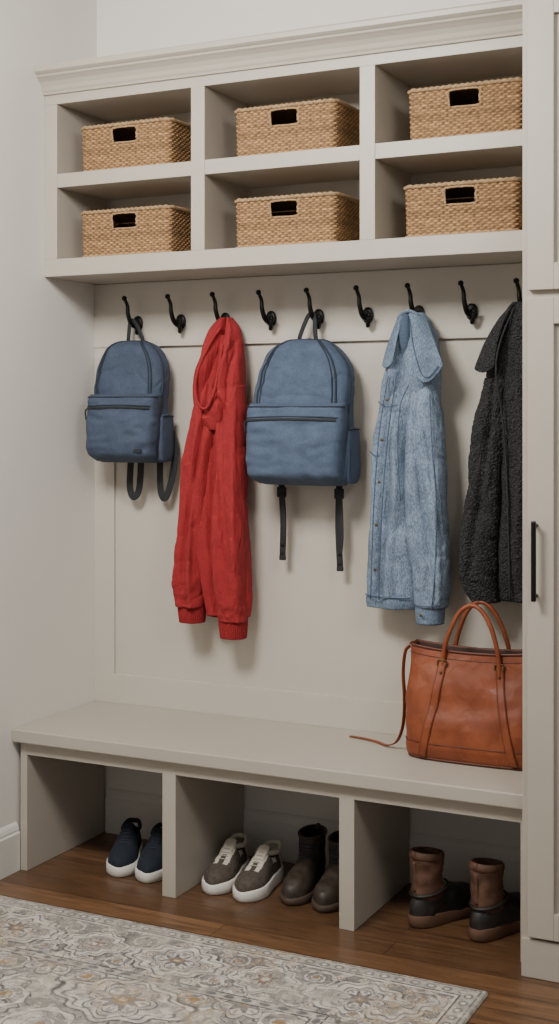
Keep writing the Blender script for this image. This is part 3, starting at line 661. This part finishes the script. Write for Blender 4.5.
# ---------------- shoes
def foot(name,L,W,hs,parent,mats,matf,z0=.02,opening=None,seed=0,ex=.8,NS=70,NC=56):
    ss=(1-np.cos(np.linspace(0,math.pi,NS)))/2
    wk=([0,.08,.2,.4,.6,.72,.85,.94,1],[.66,.70,.72,.74,.92,1,.94,.78,.62])
    V=[];F=[];mi=[]
    for s in ss:
        r=max(0,1-abs(2*s-1)**5)**.5; w=W/2*np.interp(s,*wk)*max(r,.02); h=np.interp(s,*hs)*(max(r,.0)**.55)
        for j in range(NC+1):
            a=math.pi*j/NC; c=math.cos(a); sn=math.sin(a); x=w*math.copysign(abs(c)**ex,c); z=h*abs(sn)**.75
            if opening:
                s0,s1,wd,zl=opening
                mk=max(0,min(1,(s-s0)/.05))*max(0,min(1,(s1-s)/.06))*max(0,min(1,(wd-abs(c))/.12))
                z=z*(1-mk)+zl*mk
            n=.002*mn.noise(Vector((x*40+seed,s*14,z*40)))
            V.append((x+n,-L/2+s*L,z0+max(z,0)+n))
    n=NC+1
    for i in range(NS-1):
        for j in range(NC):
            F.append((i*n+j,i*n+j+1,(i+1)*n+j+1,(i+1)*n+j)); s=(ss[i]+ss[i+1])/2; c=math.cos(math.pi*(j+.5)/NC); zz=(V[i*n+j][2]+V[(i+1)*n+j+1][2])/2
            mi.append(matf(s,c,zz))
    return mesh_obj(name,V,F,mats,parent,midx=mi)
def sole(name,L,W,h,parent,mat,z0=0.0005,heel=0):
    wk=([0,.08,.2,.4,.6,.72,.85,.94,1],[.66,.72,.74,.76,.93,1,.94,.80,.64]); N=90; out=[]
    for k in range(N):
        a=2*math.pi*k/N; s=(1-math.cos(a))/2; r=max(0,1-abs(2*s-1)**5)**.5; w=W/2*np.interp(s,*wk)*r
        out.append((w*(1 if a<math.pi else -1),-L/2+s*L))
    V=[];lv=((0,.94),(.12,.985),(.5,1.0),(.88,.99),(1,.95))
    for t,k in lv:
        for x,y in out: V.append((x*k,y*(k if k<1 else 1),z0+h*t+heel*h*(.5-y/L)*t))
    F=grid_faces(len(lv),N)+[tuple(range(N)),tuple(range((len(lv)-1)*N,len(lv)*N))]
    return mesh_obj(name,V,F,mat,parent)
def sneaker(x,y,head,mat_u,mat_acc,mat_sole,lace,L=.275,W=.098,style=0,nm='sneaker'):
    e=empty(nm,(x,y,0),head)
    sole('sole',L,W*1.06,.034,e,mat_sole,heel=.3)
    hs=([0,.06,.2,.34,.42,.55,.7,.85,1],[.084,.090,.076,.080,.088,.070,.054,.047,.040])
    def mf(s,c,z):
        if .06<s<.38 and abs(c)<.60 and z<.088: return 2
        if style==1:
            if s<.18: return 1
            if .38<s<.74 and .10<abs(c)<.52-(s-.38)*.4: return 1
            if .30<s<.40 and z>.072: return 1
            if .20<s<.34 and z>.085: return 1
        return 0
    foot('upper',L*.97,W*.97,hs,e,[mat_u,mat_acc,m_dark],mf,z0=.022,opening=(.04,.41,.66,.03),seed=x*9)
    P=[]
    for k in range(20):
        a=2*math.pi*k/20; s=.205+.165*math.cos(a); P.append((.027*math.sin(a),-L*.485+s*L*.97,.020+np.interp(s,hs[0],hs[1])*.97))
    tube('collar',P,.0065,.008,mat=mat_acc if style==1 else mat_u,parent=e,closed=True,n=10,seg=3)
    yt=-L*.485+.40*L*.97
    tube('tongue',[(0,yt+.045,.086),(0,yt+.015,.104),(0,yt-.008,.116),(0,yt-.014,.119)],[.016,.019,.019,.014],.004,mat=mat_acc if style==1 else mat_u,parent=e,up=(0,-.6,1),e=.8)
    for i in range(5):
        s=.45+.05*i; yy=-L*.485+s*L*.97; h=.022+np.interp(s,*hs)+.001; w=.020
        tube('lace_%d'%i,[(-w,yy-.003,h-.008),(-.010,yy,h-.0005),(0,yy+.001,h+.001),(.010,yy,h-.0005),(w,yy-.003,h-.008)],.0024,.0018,mat=lace,parent=e,n=8)
    return e
def toe_place(tx,ty,dx,dy,L):
    n=math.hypot(dx,dy); dx/=n; dy/=n; return tx-dx*L/2,ty-dy*L/2,math.atan2(-dx,dy)
def mk_sneak(tx,ty,dx,dy,**k):
    x,y,h=toe_place(tx,ty,dx,dy,k.get('L',.275)); return sneaker(x,y,h,**k)
mk_sneak(.338,.085,.10,-.26,mat_u=m_navy,mat_acc=m_navy,mat_sole=m_white,lace=m_laced,nm='navy_sneaker',L=.27,W=.100)
mk_sneak(.446,.080,.09,-.26,mat_u=m_navy,mat_acc=m_navy,mat_sole=m_white,lace=m_laced,nm='navy_sneaker',L=.27,W=.100)
mk_sneak(.672,.078,.03,-.26,mat_u=m_oliv,mat_acc=m_offw,mat_sole=m_white,lace=m_lace,style=1,nm='suede_sneaker',W=.102)
mk_sneak(.782,.065,.012,-.26,mat_u=m_oliv,mat_acc=m_offw,mat_sole=m_white,lace=m_lace,style=1,nm='suede_sneaker',W=.102)
def boot(nm,tx,ty,dx,dy,L,W,H,m_foot,m_shaft,m_sol,duck=False):
    x,y,h=toe_place(tx,ty,dx,dy,L); e=empty(nm,(x,y,0),h)
    sole('sole',L,W*1.07,.024 if not duck else .026,e,m_sol,heel=.5)
    hs=([0,.06,.2,.34,.45,.55,.7,.85,1],[.07,.085,.09,.095,.09,.072,.055,.05,.042]) if not duck else ([0,.06,.2,.34,.45,.55,.7,.85,1],[.066,.074,.080,.086,.084,.074,.060,.054,.046])
    foot('foot',L*.98,W*(.97 if not duck else 1.05),hs,e,[m_foot],lambda s,c,z:0,z0=.024,seed=x*7)
    NU=64; yc=-L*.5+.068
    if duck: prof=[(.075,.050,.036,.004),(.095,.054,.041,.002),(.12,.050,.040,-.002),(H*.75,.049,.041,-.003),(H-.018,.052,.043,-.004),(H,.050,.041,-.004)]
    else: prof=[(.045,.060,.037,0),(.07,.058,.038,0),(.095,.054,.038,.0),(.12,.049,.037,-.002),(H*.8,.048,.039,-.004),(H,.051,.041,-.005)]
    zz=np.array([p[0] for p in prof]); q=np.linspace(zz[0],zz[-1],40); V=[]
    A=herm(zz,[p[1] for p in prof],q);B=herm(zz,[p[2] for p in prof],q);Cn=herm(zz,[p[3] for p in prof],q)
    tilt=lambda z,s: -.0072*s*max(0,(z-.1)/.1)
    for i in range(40):
        for j in range(NU):
            a=2*math.pi*j/NU; n=.004*mn.noise(Vector((math.cos(a)*1.5+x*9,math.sin(a)*1.5,q[i]*34)))
            V.append(((B[i]+n)*math.cos(a),yc+Cn[i]+(A[i]+n)*math.sin(a),q[i]+tilt(q[i],math.sin(a))))
    nb=len(V)
    for i in range(8):
        zq=39-i*3
        for j in range(NU):
            v=V[zq*NU+j]; V.append((v[0]*.88,yc+(v[1]-yc)*.9,v[2]-.002))
    F=grid_faces(40,NU); mi=[0]*len(F)
    for j in range(NU): F.append((39*NU+j,39*NU+(j+1)%NU,nb+(j+1)%NU,nb+j)); mi.append(0)
    G=grid_faces(8,NU,off=nb); F+=G; mi+=[1]*len(G); F.append(tuple(range(nb+7*NU,nb+8*NU))); mi.append(1)
    mesh_obj('shaft',V,F,[m_shaft,m_dark],e,midx=mi)
    ring=lambda z,k:[(B[-1]*k*math.cos(a),yc+Cn[-1]+A[-1]*k*math.sin(a),z+tilt(z,math.sin(a))) for a in np.linspace(0,2*math.pi,20,endpoint=False)]
    tube('top_collar',ring(H-(.010 if duck else .004),.99),.006 if duck else .004,.012 if duck else .005,mat=m_shaft,parent=e,closed=True,n=10,seg=2)
    tube('shaft_seam',[(.0,yc-.052,.10),(0,yc-.053,H*.7),(0,yc-.056,H-.02)],.006,.003,mat=m_shaft,parent=e,up=(0,1,0))
    if duck:
        tube('rubber_edge',[(.043*math.cos(a),yc+.006+.060*math.sin(a),.098+.010*math.sin(a)) for a in np.linspace(0,2*math.pi,24,endpoint=False)],.0055,mat=m_foot,parent=e,closed=True,n=8,seg=2)
    n_l=4
    for i in range(n_l):
        z=.105+(H-.125)/(n_l)*i; yy=yc+.050+(.010 if i==0 else 0)
        tube('lace_%d'%i,[(-.022,yy-.008,z),(0,yy+.003,z+.004),(.022,yy-.008,z)],.0024,mat=m_laced if not duck else m_lace,parent=e,n=8)
    tube('pull_tab',[(0,yc-.052,H-.02),(0,yc-.060,H-.002),(0,yc-.055,H+.008),(0,yc-.046,H-.004)],.006,.0016,mat=m_shaft,parent=e,up=(0,1,0),e=.7)
    return e
boot('ankle_boot',.920,.105,.015,-.25,.258,.096,.168,m_bootg,m_bootg,m_bsole)
boot('ankle_boot',1.030,.095,.02,-.25,.258,.096,.168,m_bootg,m_bootg,m_bsole)
boot('duck_boot',1.415,.365,.11,.25,.280,.106,.205,m_rub,m_duck,m_gum,True)
boot('duck_boot',1.580,.355,.085,.25,.280,.106,.205,m_rub,m_duck,m_gum,True)

# ---------------- lights
def area(name,loc,tgt,size,power,col):
    l=bpy.data.lights.new(name,'AREA'); l.size=size; l.energy=power; l.color=col; o=bpy.data.objects.new(name,l); S.collection.objects.link(o)
    o.location=loc; o.rotation_euler=(Vector(tgt)-Vector(loc)).to_track_quat('-Z','Y').to_euler(); return o
area('ceiling_light_main',(.75,-1.6,2.90),(1.0,.3,.7),.75,98,(1,.97,.925))
area('fill_light_side',(3.0,-1.8,2.88),(.3,.2,.8),.9,38,(1,.97,.925))  # unseen fill lamp added on the right to brighten left wall and divider sides
w=bpy.data.worlds.new('World'); S.world=w; w.use_nodes=True; w.node_tree.nodes['Background'].inputs[0].default_value=(1,.985,.96,1); w.node_tree.nodes['Background'].inputs[1].default_value=.40
# ---------------- camera
cam=bpy.data.cameras.new('camera'); co=bpy.data.objects.new('camera',cam); S.collection.objects.link(co)
co.location=(2.64,-3.443,1.45); co.rotation_euler=(math.radians(90),0,math.radians(26.24))
cam.sensor_fit='VERTICAL'; cam.sensor_height=36; cam.lens=1340/1024*36; cam.shift_y=-98/1024
S.camera=co
